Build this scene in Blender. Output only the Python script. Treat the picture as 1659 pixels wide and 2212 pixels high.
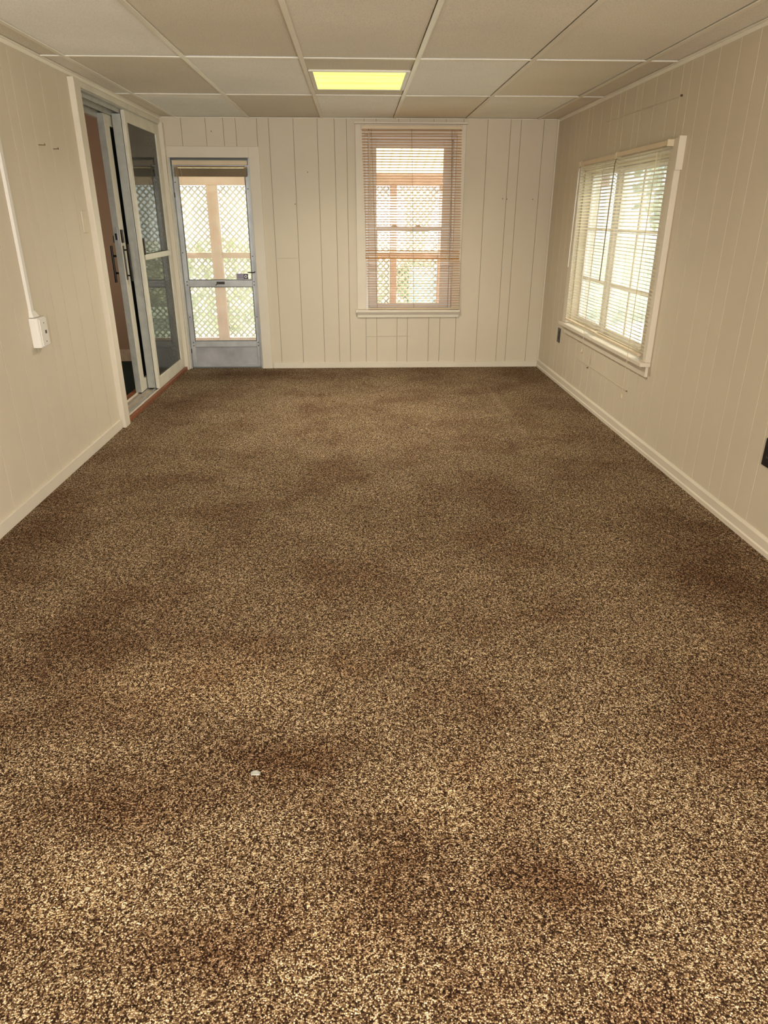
import bpy, math, random
from mathutils import Vector, Matrix
random.seed(7)
for o in list(bpy.data.objects):
    bpy.data.objects.remove(o)
sc = bpy.context.scene
COL = sc.collection

# ------------------------------------------------------------------ camera
CAM_H = 1.3327
YAW, PITCH, ROLL, FPX = 0.0381, 0.4065, 0.0011, 1484.2
cam = bpy.data.cameras.new('camera')
cam.sensor_fit = 'VERTICAL'; cam.sensor_height = 24.0
cam.lens = FPX / 2212.0 * 24.0
cam.clip_start = 0.02; cam.clip_end = 200
co = bpy.data.objects.new('camera', cam); COL.objects.link(co)
fw = Vector((math.sin(YAW)*math.cos(PITCH), math.cos(YAW)*math.cos(PITCH), -math.sin(PITCH)))
rt = Vector((math.cos(YAW), -math.sin(YAW), 0)); up = rt.cross(fw)
r2 = math.cos(ROLL)*rt + math.sin(ROLL)*up; u2 = -math.sin(ROLL)*rt + math.cos(ROLL)*up
m = Matrix((r2, u2, -fw)).transposed().to_4x4(); m.translation = (0, 0, CAM_H)
co.matrix_world = m
sc.camera = co

# ------------------------------------------------------------------ world, sun, big lights, exposure
w = bpy.data.worlds.new('overcast_sky'); sc.world = w; w.use_nodes = True
bg = w.node_tree.nodes['Background']
bg.inputs[0].default_value = (0.86, 0.95, 1.0, 1); bg.inputs[1].default_value = 1.75
sun = bpy.data.lights.new('sun', 'SUN'); sun.energy = 6.0; sun.angle = 0.03; sun.color = (1.0, 0.93, 0.80)
so = bpy.data.objects.new('sun', sun); COL.objects.link(so)
so.rotation_euler = Vector((-0.70, 0.12, -0.66)).to_track_quat('-Z', 'Y').to_euler()
def area(name, loc, direction, sx, sy, power, color):
    l = bpy.data.lights.new(name, 'AREA'); l.shape = 'RECTANGLE'; l.size = sx; l.size_y = sy
    l.energy = power; l.color = color
    o = bpy.data.objects.new(name, l); COL.objects.link(o); o.location = loc
    o.rotation_euler = Vector(direction).to_track_quat('-Z', 'Y').to_euler()
    return o
area('rear_fill', (-0.2, -2.50, 1.15), (0.0, 1, 0.32), 2.5, 1.2, 66, (1.0, 0.98, 0.93))  # added fill light from behind the viewer, lifts the whole room
area('side_fill', (1.70, -1.10, 1.20), (-1, 0.25, 0.25), 1.5, 1.2, 47, (1.0, 0.975, 0.93))  # added fill light from the rear right, brightens the left wall
area('rear_ceiling_fill', (0.033, 0.60, 2.07), (0, 0, -1), 0.53, 0.53, 5.5, (1.0, 0.96, 0.86))  # added unseen fill light over the near floor
area('rearmost_ceiling_fill', (0.033, -1.60, 2.07), (0, 0, -1), 0.53, 0.53, 8, (1.0, 0.95, 0.84))  # added unseen fill light at the rear
pl_ = bpy.data.lights.new('ceiling_panel_tube', 'SPOT'); pl_.energy = 92; pl_.color = (1.0, 0.95, 0.80)
pl_.spot_size = math.radians(165); pl_.spot_blend = 1.0; pl_.shadow_soft_size = 0.10
po_ = bpy.data.objects.new('ceiling_panel_tube', pl_); COL.objects.link(po_); po_.location = (0.033, 4.87, 2.06)
area('next_room_fill', (-3.2, 5.2, 1.1), (0.25, 1, -0.1), 0.35, 0.35, 7.5, (1.0, 0.80, 0.60))  # added unseen light to brighten the wall past the sliding door
sc.view_settings.view_transform = 'Standard'; sc.view_settings.look = 'None'
sc.view_settings.gamma = 1; sc.view_settings.use_curve_mapping = False
sc.view_settings.exposure = 1.05
sc.cycles.max_bounces = 10; sc.cycles.diffuse_bounces = 6; sc.cycles.transparent_max_bounces = 24
sc.cycles.use_denoising = True
sc.cycles.sample_clamp_indirect = 6.0

# ------------------------------------------------------------------ room measures (metres)
XL, XR, YB, H = -1.625, 1.736, 6.603, 2.087
YF = -2.62
TK = 0.006

# ------------------------------------------------------------------ materials
def new_mat(name):
    mt = bpy.data.materials.new(name); mt.use_nodes = True
    nt = mt.node_tree; b = nt.nodes['Principled BSDF']
    return mt, nt, b
def N(nt, t, **kw):
    n = nt.nodes.new(t)
    for k, v in kw.items(): setattr(n, k, v)
    return n
def coords(nt, scale=(1, 1, 1), use='geo'):
    g = N(nt, 'ShaderNodeNewGeometry'); mp = N(nt, 'ShaderNodeMapping')
    mp.inputs['Scale'].default_value = scale
    nt.links.new(g.outputs['Position'], mp.inputs['Vector'])
    return mp.outputs['Vector']
def noise(nt, vec, scale, detail=3, rough=0.55):
    n = N(nt, 'ShaderNodeTexNoise'); n.inputs['Scale'].default_value = scale
    n.inputs['Detail'].default_value = detail; n.inputs['Roughness'].default_value = rough
    nt.links.new(vec, n.inputs['Vector']); return n.outputs['Fac']
def ramp(nt, fac, stops, interp='LINEAR'):
    r = N(nt, 'ShaderNodeValToRGB'); r.color_ramp.interpolation = interp
    e = r.color_ramp.elements
    while len(e) > len(stops): e.remove(e[-1])
    while len(e) < len(stops): e.new(0.5)
    for i, (p, c) in enumerate(stops):
        e[i].position = p; e[i].color = (c[0], c[1], c[2], 1)
    nt.links.new(fac, r.inputs['Fac']); return r.outputs['Color']
def mixc(nt, fac, a, b, mode='MIX'):
    n = N(nt, 'ShaderNodeMix', data_type='RGBA', blend_type=mode)
    for s, v in ((n.inputs[0], fac), (n.inputs[6], a), (n.inputs[7], b)):
        if isinstance(v, (int, float)): s.default_value = v
        elif isinstance(v, (tuple, list)): s.default_value = (*v[:3], 1)
        else: nt.links.new(v, s)
    return n.outputs[2]
def math_(nt, op, a, b=None, clamp=False):
    n = N(nt, 'ShaderNodeMath', operation=op, use_clamp=clamp)
    for i, v in enumerate((a, b)):
        if v is None: continue
        if isinstance(v, (int, float)): n.inputs[i].default_value = v
        else: nt.links.new(v, n.inputs[i])
    return n.outputs[0]
def bump(nt, b, h, strength, dist):
    n = N(nt, 'ShaderNodeBump'); n.inputs['Strength'].default_value = strength; n.inputs['Distance'].default_value = dist
    nt.links.new(h, n.inputs['Height']); nt.links.new(n.outputs['Normal'], b.inputs['Normal'])

def painted(name, col, var=0.06, rough=0.55, scale=2.2, metal=0.0, grain=0.15, spec=0.35):
    """a painted or plain surface: faint blotches and fine grain relief"""
    mt, nt, b = new_mat(name)
    v = coords(nt)
    f = noise(nt, v, scale, 4)
    lo = tuple(c*(1-var) for c in col); hi = tuple(min(1, c*(1+var)) for c in col)
    nt.links.new(ramp(nt, f, [(0.3, lo), (0.7, hi)]), b.inputs['Base Color'])
    b.inputs['Roughness'].default_value = rough; b.inputs['Metallic'].default_value = metal
    b.inputs['Specular IOR Level'].default_value = spec
    if grain: bump(nt, b, noise(nt, v, 260, 2), grain, 0.0006)
    return mt

M = {}
WALLC = (0.60, 0.525, 0.405)
M['wall'] = painted('cream_panel_paint', WALLC, 0.035, 0.5, 1.4, grain=0.2)
M['wall_back'] = painted('groove_shade', (0.20, 0.15, 0.09), 0.05, 0.7)  # shade in the grooves put into a colour darker than the panels
M['trim'] = painted('cream_trim_paint', (0.66, 0.59, 0.48), 0.04, 0.45, 3)
M['white_paint'] = painted('white_sash_paint', (0.74, 0.71, 0.68), 0.05, 0.4, 4)
M['door_white'] = painted('off_white_door_paint', (0.66, 0.62, 0.51), 0.08, 0.45, 9)
M['door_grey'] = painted('dull_aluminium', (0.47, 0.47, 0.43), 0.12, 0.42, 14, metal=0.25)
M['alu'] = painted('weathered_aluminium', (0.44, 0.44, 0.44), 0.16, 0.38, 7, metal=0.35)
M['alu_dark'] = painted('shaded_aluminium_gasket', (0.10, 0.10, 0.10), 0.1, 0.5)
M['plastic'] = painted('white_plastic', (0.72, 0.68, 0.62), 0.02, 0.35, 3, grain=0.0)
M['ivory'] = painted('ivory_plastic', (0.62, 0.52, 0.36), 0.03, 0.35, 3, grain=0.0)
M['black'] = painted('black_plastic', (0.012, 0.011, 0.012), 0.2, 0.3, 20, grain=0.0, spec=0.5)
M['bronze'] = painted('dark_bronze_metal', (0.045, 0.038, 0.03), 0.2, 0.35, 20, metal=0.5, grain=0.0)
M['rust'] = painted('rusty_metal', (0.12, 0.07, 0.04), 0.3, 0.7, 60)
M['next_wall'] = painted('brown_next_room_wall', (0.30, 0.20, 0.13), 0.08, 0.6, 2)
M['next_floor'] = painted('dark_green_carpet', (0.010, 0.026, 0.022), 0.3, 0.95, 60)
M['redwood'] = painted('red_brown_threshold_wood', (0.21, 0.075, 0.035), 0.25, 0.5, 22)
M['sill_track'] = painted('worn_beige_sill', (0.42, 0.33, 0.24), 0.2, 0.5, 12)
M['porch_wood'] = painted('weathered_cedar', (0.47, 0.27, 0.215), 0.14, 0.75, 6)
M['lattice'] = painted('grey_lattice_wood', (0.66, 0.61, 0.55), 0.12, 0.8, 9)
M['concrete'] = painted('porch_concrete', (0.62, 0.61, 0.58), 0.1, 0.85, 4)
M['siding'] = painted('pale_siding_paint', (0.34, 0.36, 0.36), 0.05, 0.6, 2)
M['roofing'] = painted('grey_roof_shingle', (0.16, 0.15, 0.15), 0.2, 0.8, 12)
M['bark'] = painted('grey_bark', (0.12, 0.10, 0.08), 0.3, 0.9, 20)
M['leaf'] = painted('green_leaves', (0.42, 0.46, 0.28), 0.35, 0.6, 5)
M['gold'] = painted('brassy_blind_rail', (0.50, 0.31, 0.14), 0.1, 0.3, 5, metal=0.3, grain=0.0)
M['blind_stack'] = painted('shaded_stack_slats', (0.20, 0.14, 0.07), 0.1, 0.5, 5, grain=0.0)  # backlit shade of the bunched stack put into its brown
M['cord'] = painted('blind_cord', (0.62, 0.52, 0.36), 0.05, 0.8, 5, grain=0.0)
M['ladder'] = painted('brown_ladder_cord', (0.17, 0.11, 0.06), 0.05, 0.8, 5, grain=0.0)
M['scrap'] = painted('pale_paper', (0.34, 0.33, 0.30), 0.08, 0.8, 60)
M['grass'] = painted('lawn_grass', (0.52, 0.58, 0.42), 0.2, 0.9, 3)
M['pool_blue'] = painted('pale_blue_cover', (0.35, 0.55, 0.68), 0.1, 0.5, 3)
M['kick'] = painted('scuffed_kick_plate', (0.40, 0.40, 0.41), 0.22, 0.33, 5, metal=0.35)

def tile_mat(name, col):
    mt, nt, b = new_mat(name)
    v = coords(nt)
    f = noise(nt, v, 1.3, 4)
    c = ramp(nt, f, [(0.3, tuple(x*0.93 for x in col)), (0.7, tuple(min(1, x*1.05) for x in col))])
    sp = noise(nt, v, 190, 3)
    c = mixc(nt, ramp(nt, sp, [(0.36, (1, 1, 1)), (0.46, (0, 0, 0))]), c, tuple(x*0.80 for x in col))
    nt.links.new(c, b.inputs['Base Color']); b.inputs['Roughness'].default_value = 0.95
    b.inputs['Specular IOR Level'].default_value = 0.1
    bump(nt, b, sp, 0.35, 0.002)
    return mt
M['tile_white'] = tile_mat('new_white_ceiling_tile', (0.92, 0.915, 0.86))
M['tile_mid'] = tile_mat('aged_ceiling_tile', (0.82, 0.775, 0.68))
M['tile_tan'] = tile_mat('old_tan_ceiling_tile', (0.745, 0.69, 0.58))
M['grid'] = painted('ivory_grid_metal', (0.82, 0.77, 0.66), 0.03, 0.35, 3, grain=0.0)

def blind_mat(name, col, tr, trw):
    mt, nt, b = new_mat(name)
    v = coords(nt); f = noise(nt, v, 6, 2)
    c = ramp(nt, f, [(0.3, tuple(x*0.94 for x in col)), (0.7, col)])
    nt.links.new(c, b.inputs['Base Color']); b.inputs['Roughness'].default_value = 0.4
    t = N(nt, 'ShaderNodeBsdfTranslucent'); t.inputs['Color'].default_value = (*tr, 1)
    mx = N(nt, 'ShaderNodeMixShader'); mx.inputs[0].default_value = trw
    nt.links.new(b.outputs[0], mx.inputs[1]); nt.links.new(t.outputs[0], mx.inputs[2])
    nt.links.new(mx.outputs[0], nt.nodes['Material Output'].inputs['Surface'])
    return mt
M['slat'] = blind_mat('cream_blind_slat', (0.80, 0.58, 0.30), (0.95, 0.66, 0.34), 0.42)
M['slat_pale'] = blind_mat('pale_cream_blind_slat', (0.80, 0.73, 0.56), (0.98, 0.94, 0.82), 0.50)
M['rail'] = painted('cream_blind_rail', (0.66, 0.53, 0.36), 0.04, 0.4, 6, grain=0.0)
M['roof_panel'] = blind_mat('yellow_translucent_roofing', (0.82, 0.78, 0.62), (0.97, 0.93, 0.76), 0.55)

def glass_mat(name, tint, gloss, haze=0.0, f0=0.05):
    mt, nt, b = new_mat(name)
    nt.nodes.remove(b)
    t = N(nt, 'ShaderNodeBsdfTransparent'); t.inputs['Color'].default_value = (*tint, 1)
    g = N(nt, 'ShaderNodeBsdfGlossy'); g.inputs['Roughness'].default_value = 0.02
    fr = N(nt, 'ShaderNodeFresnel'); fr.inputs['IOR'].default_value = 1.5
    fac = math_(nt, 'MULTIPLY', fr.outputs[0], gloss, True)
    mx = N(nt, 'ShaderNodeMixShader'); nt.links.new(fac, mx.inputs[0])
    nt.links.new(t.outputs[0], mx.inputs[1]); nt.links.new(g.outputs[0], mx.inputs[2])
    out = mx.outputs[0]
    if haze:
        d = N(nt, 'ShaderNodeBsdfTranslucent'); d.inputs['Color'].default_value = (0.9, 0.9, 0.85, 1)
        v = coords(nt); f = ramp(nt, noise(nt, v, 14, 4), [(0.3, (0.4,)*3), (0.7, (1,)*3)])
        m2 = N(nt, 'ShaderNodeMixShader')
        nt.links.new(math_(nt, 'MULTIPLY', f, haze), m2.inputs[0])
        nt.links.new(out, m2.inputs[1]); nt.links.new(d.outputs[0], m2.inputs[2]); out = m2.outputs[0]
    nt.links.new(out, nt.nodes['Material Output'].inputs['Surface'])
    return mt
M['glass'] = glass_mat('window_glass', (0.96, 0.98, 0.97), 0.8, 0.05)
M['storm_glass'] = glass_mat('hazy_storm_door_glass', (0.95, 0.97, 0.95), 0.8, 0.20)  # translucent veil mixed into the clear pane
mt, nt, b = new_mat('dark_screened_glass'); M['dark_glass'] = mt
b.inputs['Base Color'].default_value = (0.030, 0.029, 0.026, 1); b.inputs['Roughness'].default_value = 0.6; b.inputs['Specular IOR Level'].default_value = 0.1
g = N(nt, 'ShaderNodeBsdfGlossy'); g.inputs['Roughness'].default_value = 0.025; g.inputs['Color'].default_value = (0.8, 0.8, 0.75, 1)
fr = N(nt, 'ShaderNodeFresnel'); fr.inputs['IOR'].default_value = 1.4
wv = noise(nt, coords(nt), 55, 3)
fac = math_(nt, 'MULTIPLY', math_(nt, 'MULTIPLY', fr.outputs[0], 0.95), ramp(nt, wv, [(0.35, (0.55,)*3), (0.65, (1,)*3)]))
mx = N(nt, 'ShaderNodeMixShader'); nt.links.new(fac, mx.inputs[0]); nt.links.new(b.outputs[0], mx.inputs[1]); nt.links.new(g.outputs[0], mx.inputs[2])
nt.links.new(mx.outputs[0], nt.nodes['Material Output'].inputs['Surface'])

mt, nt, b = new_mat('lit_diffuser'); M['diffuser'] = mt
v = coords(nt, (0.6, 9, 1)); f = noise(nt, v, 1.6, 2)
c = ramp(nt, f, [(0.35, (0.76, 0.80, 0.20)), (0.65, (1.0, 1.0, 0.36))])
nt.links.new(c, b.inputs['Base Color']); nt.links.new(c, b.inputs['Emission Color'])
b.inputs['Emission Strength'].default_value = 0.42

# carpet: looped pile of dark and light yarn, with worn and soiled patches
mt, nt, b = new_mat('brown_fleck_carpet'); M['carpet'] = mt
v0 = coords(nt)
wob = N(nt, 'ShaderNodeTexNoise'); wob.inputs['Scale'].default_value = 60; nt.links.new(v0, wob.inputs['Vector'])
va = N(nt, 'ShaderNodeVectorMath', operation='SCALE'); va.inputs['Scale'].default_value = 0.004
nt.links.new(wob.outputs['Color'], va.inputs[0])
vb = N(nt, 'ShaderNodeVectorMath', operation='ADD'); nt.links.new(v0, vb.inputs[0]); nt.links.new(va.outputs[0], vb.inputs[1])
vo = N(nt, 'ShaderNodeTexVoronoi'); vo.inputs['Scale'].default_value = 320; vo.inputs['Randomness'].default_value = 0.85
nt.links.new(vb.outputs[0], vo.inputs['Vector'])
sep = N(nt, 'ShaderNodeSeparateColor'); nt.links.new(vo.outputs['Color'], sep.inputs[0])
yarn = ramp(nt, sep.outputs[0], [(0.0, (0.030, 0.016, 0.010)), (0.25, (0.080, 0.046, 0.026)), (0.42, (0.20, 0.125, 0.070)),
                                 (0.58, (0.38, 0.27, 0.155)), (0.80, (0.61, 0.475, 0.305)), (1.0, (0.79, 0.67, 0.48))])
tuft = noise(nt, coords(nt, (1.0, 0.62, 1)), 105, 2, 0.5)
yarn = mixc(nt, 1.0, yarn, ramp(nt, tuft, [(0.36, (0.55, 0.50, 0.46)), (0.50, (0.96, 0.96, 0.96)), (0.64, (1.32, 1.32, 1.32))]), 'MULTIPLY')
edge = ramp(nt, vo.outputs['Distance'], [(0.28, (1, 1, 1)), (0.62, (0.30, 0.24, 0.20))])  # shade between the loops put into the yarn colour
yarn = mixc(nt, 1.0, yarn, edge, 'MULTIPLY')
# worn / soiled patches of their own shape
soil_n = noise(nt, coords(nt, (1, 1, 1)), 2.3, 5, 0.6)
soil = ramp(nt, soil_n, [(0.38, (0.80, 0.72, 0.68)), (0.50, (1.0, 0.99, 0.97)), (0.66, (1.18, 1.18, 1.18))])
yarn = mixc(nt, 1.0, yarn, soil, 'MULTIPLY')
sx = N(nt, 'ShaderNodeSeparateXYZ'); nt.links.new(v0, sx.inputs[0])
warp = math_(nt, 'MULTIPLY', math_(nt, 'SUBTRACT', noise(nt, v0, 5.5, 4, 0.65), 0.5), 1.7)
def blob(cx, cy, rx, ry, amount, col):
    global yarn
    dx = math_(nt, 'DIVIDE', math_(nt, 'SUBTRACT', sx.outputs[0], cx), rx)
    dy = math_(nt, 'DIVIDE', math_(nt, 'SUBTRACT', sx.outputs[1], cy), ry)
    d = math_(nt, 'SQRT', math_(nt, 'ADD', math_(nt, 'MULTIPLY', dx, dx), math_(nt, 'MULTIPLY', dy, dy)))
    d = math_(nt, 'ADD', d, warp)
    k = math_(nt, 'MULTIPLY', math_(nt, 'SUBTRACT', 1.25, d, True), amount, True)
    yarn = mixc(nt, k, yarn, mixc(nt, 1.0, yarn, col, 'MULTIPLY'))
STAIN = (0.48, 0.36, 0.30); PALE = (1.55, 1.55, 1.50)
for a in ((-0.20, 1.44, 0.26, 0.09, 0.75, STAIN), (-0.58, 1.30, 0.24, 0.13, 0.75, STAIN), (0.08, 1.10, 0.14, 0.18, 0.7, STAIN),
          (0.42, 1.02, 0.14, 0.14, 0.8, STAIN), (-0.95, 2.0, 0.20, 0.35, 0.7, STAIN), (-0.72, 1.62, 0.30, 0.12, 0.5, STAIN),
          (-0.35, 0.92, 0.20, 0.07, 0.6, STAIN), (1.5, 2.3, 0.30, 0.8, 0.6, STAIN), (-1.5, 2.9, 0.22, 0.7, 0.6, STAIN),
          (-0.45, 1.78, 0.45, 0.18, 0.5, PALE), (-0.05, 0.92, 0.14, 0.10, 0.25, PALE), (-0.62, 1.05, 0.14, 0.10, 0.35, PALE),
          (0.25, 1.30, 0.25, 0.12, 0.35, PALE), (-1.35, 5.1, 0.22, 0.55, 0.6, STAIN), (-0.9, 6.3, 0.6, 0.25, 0.6, STAIN)):
    blob(*a)
nt.links.new(yarn, b.inputs['Base Color']); b.inputs['Roughness'].default_value = 0.95
b.inputs['Specular IOR Level'].default_value = 0.08
bump(nt, b, math_(nt, 'ADD', math_(nt, 'MULTIPLY', tuft, 2.2), math_(nt, 'SUBTRACT', 1.0, vo.outputs['Distance'])), 0.6, 0.004)

# ------------------------------------------------------------------ mesh helpers
class MB:
    def __init__(s): s.v = []; s.f = []
    def add(s, vs, fs):
        o = len(s.v); s.v += [tuple(v) for v in vs]; s.f += [tuple(i+o for i in f) for f in fs]; return s
    def box(s, x0, x1, y0, y1, z0, z1):
        x0, x1 = sorted((x0, x1)); y0, y1 = sorted((y0, y1)); z0, z1 = sorted((z0, z1))
        return s.add([(x0, y0, z0), (x1, y0, z0), (x1, y1, z0), (x0, y1, z0), (x0, y0, z1), (x1, y0, z1), (x1, y1, z1), (x0, y1, z1)],
                     [(0, 3, 2, 1), (4, 5, 6, 7), (0, 1, 5, 4), (1, 2, 6, 5), (2, 3, 7, 6), (3, 0, 4, 7)])
    def prism(s, pts0, pts1):
        """two matching rings of points joined into a closed solid"""
        n = len(pts0)
        return s.add(list(pts0)+list(pts1), [tuple(range(n))[::-1], tuple(range(n, 2*n))] + [(i, (i+1) % n, n+(i+1) % n, n+i) for i in range(n)])
    def tube(s, pts, r, n=8):
        rings = []
        pts = [Vector(p) for p in pts]
        for i, p in enumerate(pts):
            d = (pts[min(i+1, len(pts)-1)] - pts[max(i-1, 0)]).normalized()
            a = d.cross(Vector((0, 0, 1)) if abs(d.z) < 0.9 else Vector((1, 0, 0))).normalized(); c = d.cross(a)
            rr = r[i] if isinstance(r, (list, tuple)) else r
            rings.append([p + a*rr*math.cos(2*math.pi*k/n) + c*rr*math.sin(2*math.pi*k/n) for k in range(n)])
        vs = [q for g in rings for q in g]; fs = []
        for i in range(len(rings)-1):
            for k in range(n):
                fs.append((i*n+k, i*n+(k+1) % n, (i+1)*n+(k+1) % n, (i+1)*n+k))
        fs.append(tuple(range(n))[::-1]); fs.append(tuple((len(rings)-1)*n+k for k in range(n)))
        return s.add(vs, fs)
    def build(s, name, mat, parent=None, bevel=0.0, smooth=False, seg=2):
        me = bpy.data.meshes.new(name); me.from_pydata(s.v, [], s.f); me.update()
        import bmesh
        bm = bmesh.new(); bm.from_mesh(me); bmesh.ops.recalc_face_normals(bm, faces=bm.faces); bm.to_mesh(me); bm.free()
        me.materials.append(M[mat] if isinstance(mat, str) else mat)
        if smooth:
            for p in me.polygons: p.use_smooth = True
        o = bpy.data.objects.new(name, me); COL.objects.link(o)
        if parent is not None:
            o.parent = parent
            pw = Vector(parent.location); q = parent.parent
            while q is not None: pw += Vector(q.location); q = q.parent
            o.location = -pw
        if bevel:
            bv = o.modifiers.new('bevel', 'BEVEL'); bv.width = bevel; bv.segments = seg; bv.limit_method = 'ANGLE'
        return o
def tag(o, label=None, cat=None, group=None, kind=None):
    if label: o['label'] = label
    if cat: o['category'] = cat
    if group: o['group'] = group
    if kind: o['kind'] = kind
    return o
def empty(name, loc, label=None, cat=None, group=None, kind=None):
    o = bpy.data.objects.new(name, None); COL.objects.link(o); o.location = loc; o.empty_display_size = 0.1
    return tag(o, label, cat, group, kind)

def rects_minus(u0, u1, z0, z1, holes):
    """split [u0,u1]x[z0,z1] into rectangles outside the holes"""
    us = sorted({u0, u1, *[min(max(h[0], u0), u1) for h in holes], *[min(max(h[1], u0), u1) for h in holes]})
    out = []
    for a, c in zip(us, us[1:]):
        if c - a < 1e-5: continue
        mid = (a+c)/2; cuts = sorted([(max(h[2], z0), min(h[3], z1)) for h in holes if h[0] < mid < h[1] and h[3] > z0 and h[2] < z1])
        z = z0
        for (p, q) in cuts:
            if p - z > 1e-4: out.append((a, c, z, p))
            z = max(z, q)
        if z1 - z > 1e-4: out.append((a, c, z, z1))
    return out

def wall(name, plane, sgn, axis, u0, u1, grooves, holes, thick, label, ch=0.0010, gap=0.0013):
    """paneled wall. plane: coordinate of its room face; sgn: +1 if the room lies on the + side of it; axis 'x' or 'y' = the wall runs along."""
    mb = MB()
    front = plane - sgn*TK
    for (a, c, z0, z1) in rects_minus(u0, u1, -0.05, H+0.12, holes):
        if axis == 'x': mb.box(a, c, front, front - sgn*thick, z0, z1)
        else: mb.box(front, front - sgn*thick, a, c, z0, z1)
    root = mb.build(name, 'wall_back'); tag(root, label, 'wall', kind='structure')
    gs = [u0] + sorted(g for g in grooves if u0 < g < u1) + [u1]
    for a, c in zip(gs, gs[1:]):
        pm = MB(); A = a + (gap if a != u0 else 0); C = c - (gap if c != u1 else 0)
        for (p, q, z0, z1) in rects_minus(A, C, 0.0, H, holes):
            cl = ch if (abs(p-A) < 1e-6 and a != u0) else 0; cr = ch if (abs(q-C) < 1e-6 and c != u1) else 0
            d0, d1, d2 = front + sgn*0.0002, plane - sgn*ch, plane
            prof = [(p, d0), (p, d1 if cl else d2)] + ([(p+cl, d2)] if cl else []) + ([(q-cr, d2)] if cr else []) + [(q, d1 if cr else d2), (q, d0)]
            mk = (lambda pt, z: (pt[0], pt[1], z)) if axis == 'x' else (lambda pt, z: (pt[1], pt[0], z))
            pm.prism([mk(t, z0) for t in prof], [mk(t, z1) for t in prof])
        if pm.v: pm.build('panel', 'wall', root)
    return root

# ------------------------------------------------------------------ floor
fl = MB().box(XL-0.02, XR+0.02, YF-0.02, YB+0.02, -0.06, 0.0).build('floor', 'carpet')
tag(fl, 'brown and cream flecked looped carpet with dark worn stains', 'carpet', kind='structure')
MB().box(-1.584, -0.902, YB+0.02, YB+0.13, -0.06, 0.004).build('doorway_floor', 'alu_dark', fl)

# ------------------------------------------------------------------ walls
bk_g = [-1.448, -1.246, -1.10, -0.996, -0.82, -0.721, -0.516, -0.314, -0.171, -0.069, 0.08, 0.182, 0.373, 0.469, 0.67, 0.775, 0.925, 1.129, 1.325, 1.414, 1.609]
wall('wall_back', YB, -1, 'x', XL, XR, bk_g, [(-1.584, -0.902, -0.05, 1.788), (0.085, 0.87, 0.53, 1.965)], 0.13,
     'cream painted vertical plank panelling around the storm door and tall window')
rt_g = [6.42, 6.22, 6.07, 5.97, 5.77, 5.67, 5.47, 5.27, 5.12, 5.02, 4.83, 4.73, 4.53, 4.33, 4.18, 4.08, 3.95, 3.782, 3.59, 3.425, 3.305, 3.125, 3.017, 2.871, 2.764, 2.57, 2.37, 2.22, 2.12,
        1.93, 1.83, 1.63, 1.43, 1.28, 1.18, 0.99, 0.89, 0.69, 0.49, 0.34, 0.24, 0.05]
WY0, WY1, WZ0, WZ1 = 4.13, 5.72, 0.525, 1.665
wall('wall_right', XR, -1, 'y', YF, YB, rt_g, [(WY0, WY1, WZ0, WZ1), (-1.9, -0.3, 0.55, 1.85)], 0.13, 'cream grooved panel wall with the wide double blind window', ch=0.0016, gap=0.0011)
lf_g = [4.44, 4.225, 4.035, 3.877, 3.78, 3.60, 3.43, 3.24, 3.04, 2.89, 2.79, 2.60, 2.50, 2.30, 2.10, 1.95, 1.85, 1.66, 1.56, 1.36]
wall('wall_left', XL, 1, 'y', YF, YB, lf_g, [(4.72, 6.54, -0.05, 2.045)], 0.17, 'cream grooved panel wall with the patio sliding door', ch=0.0006, gap=0.0030)
wall('wall_front', YF, 1, 'x', XL, XR, [-1.2, -0.8, -0.4, 0, 0.4, 0.8, 1.2], [(-1.5, 1.1, 0.65, 1.95)], 0.12, 'cream panel wall behind the viewer with an added wide window')  # window opening added for the rear fill light

# ------------------------------------------------------------------ ceiling
TX = [XL, -1.4924, -0.8824, -0.2724, 0.3376, 0.9476, 1.5576, XR]
TY = [YB, 5.431, 4.239, 3.046, 1.854, 0.661, -0.53, -1.72, YF]
ceil = MB().box(XL-0.1, XR+0.1, YF-0.1, YB+0.13, H+0.12, H+0.16).build('ceiling', 'tile_tan')
tag(ceil, 'suspended ceiling of mixed white and tan tiles in ivory grid', 'ceiling', kind='structure')
tones = [['tan', 'white', 'tan', 'white', 'mid', 'white', 'tan'],
         ['mid', 'tan', 'white', 'light', 'white', 'mid', 'tan'],
         ['tan', 'white', 'tan', 'mid', 'mid', 'mid', 'mid'],
         ['mid', 'mid', 'white', 'mid', 'tan', 'mid', 'tan'],
         ['tan', 'white', 'mid', 'light', 'mid', 'tan', 'mid'],
         ['mid', 'tan', 'mid', 'mid', 'white', 'mid', 'tan'],
         ['tan', 'mid', 'white', 'light', 'tan', 'mid', 'mid'],
         ['tan', 'mid', 'mid', 'mid', 'tan', 'mid', 'mid']]
LIGHTS = []
def ctile(x0, x1, y0, y1, tone):
    g = 0.004; gs = 0.0148 if x1 < XR-.01 else g; gt = 0.0148 if y1 < YB-.01 and tone != 'x' else g
    o = MB().box(x0+g, x1-gs, y0+g, y1-gt, H+0.006+random.uniform(0, .001), H+0.022).build('ceiling_tile', 'tile_'+tone, ceil)
    return o
for r, row in enumerate(tones):
    y1, y0 = TY[r], TY[r+1]
    for c, tone in enumerate(row):
        x0, x1 = TX[c], TX[c+1]
        if tone == 'light':
            ya, yb = y0 + 0.33, y0 + 0.33 + 0.62
            ctile(x0, x1, y0, ya, 'tan'); ctile(x0, x1, yb, y1, 'tan')
            LIGHTS.append((x0, x1, ya, yb))
        else: ctile(x0, x1, y0, y1, tone)
for x in TX[1:-1]:
    MB().box(x-0.012, x+0.012, YF, YB, H-0.0005, H+0.004).box(x-0.0015, x+0.0015, YF, YB, H+0.004, H+0.04).build('grid_bar', 'grid', ceil)
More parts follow.
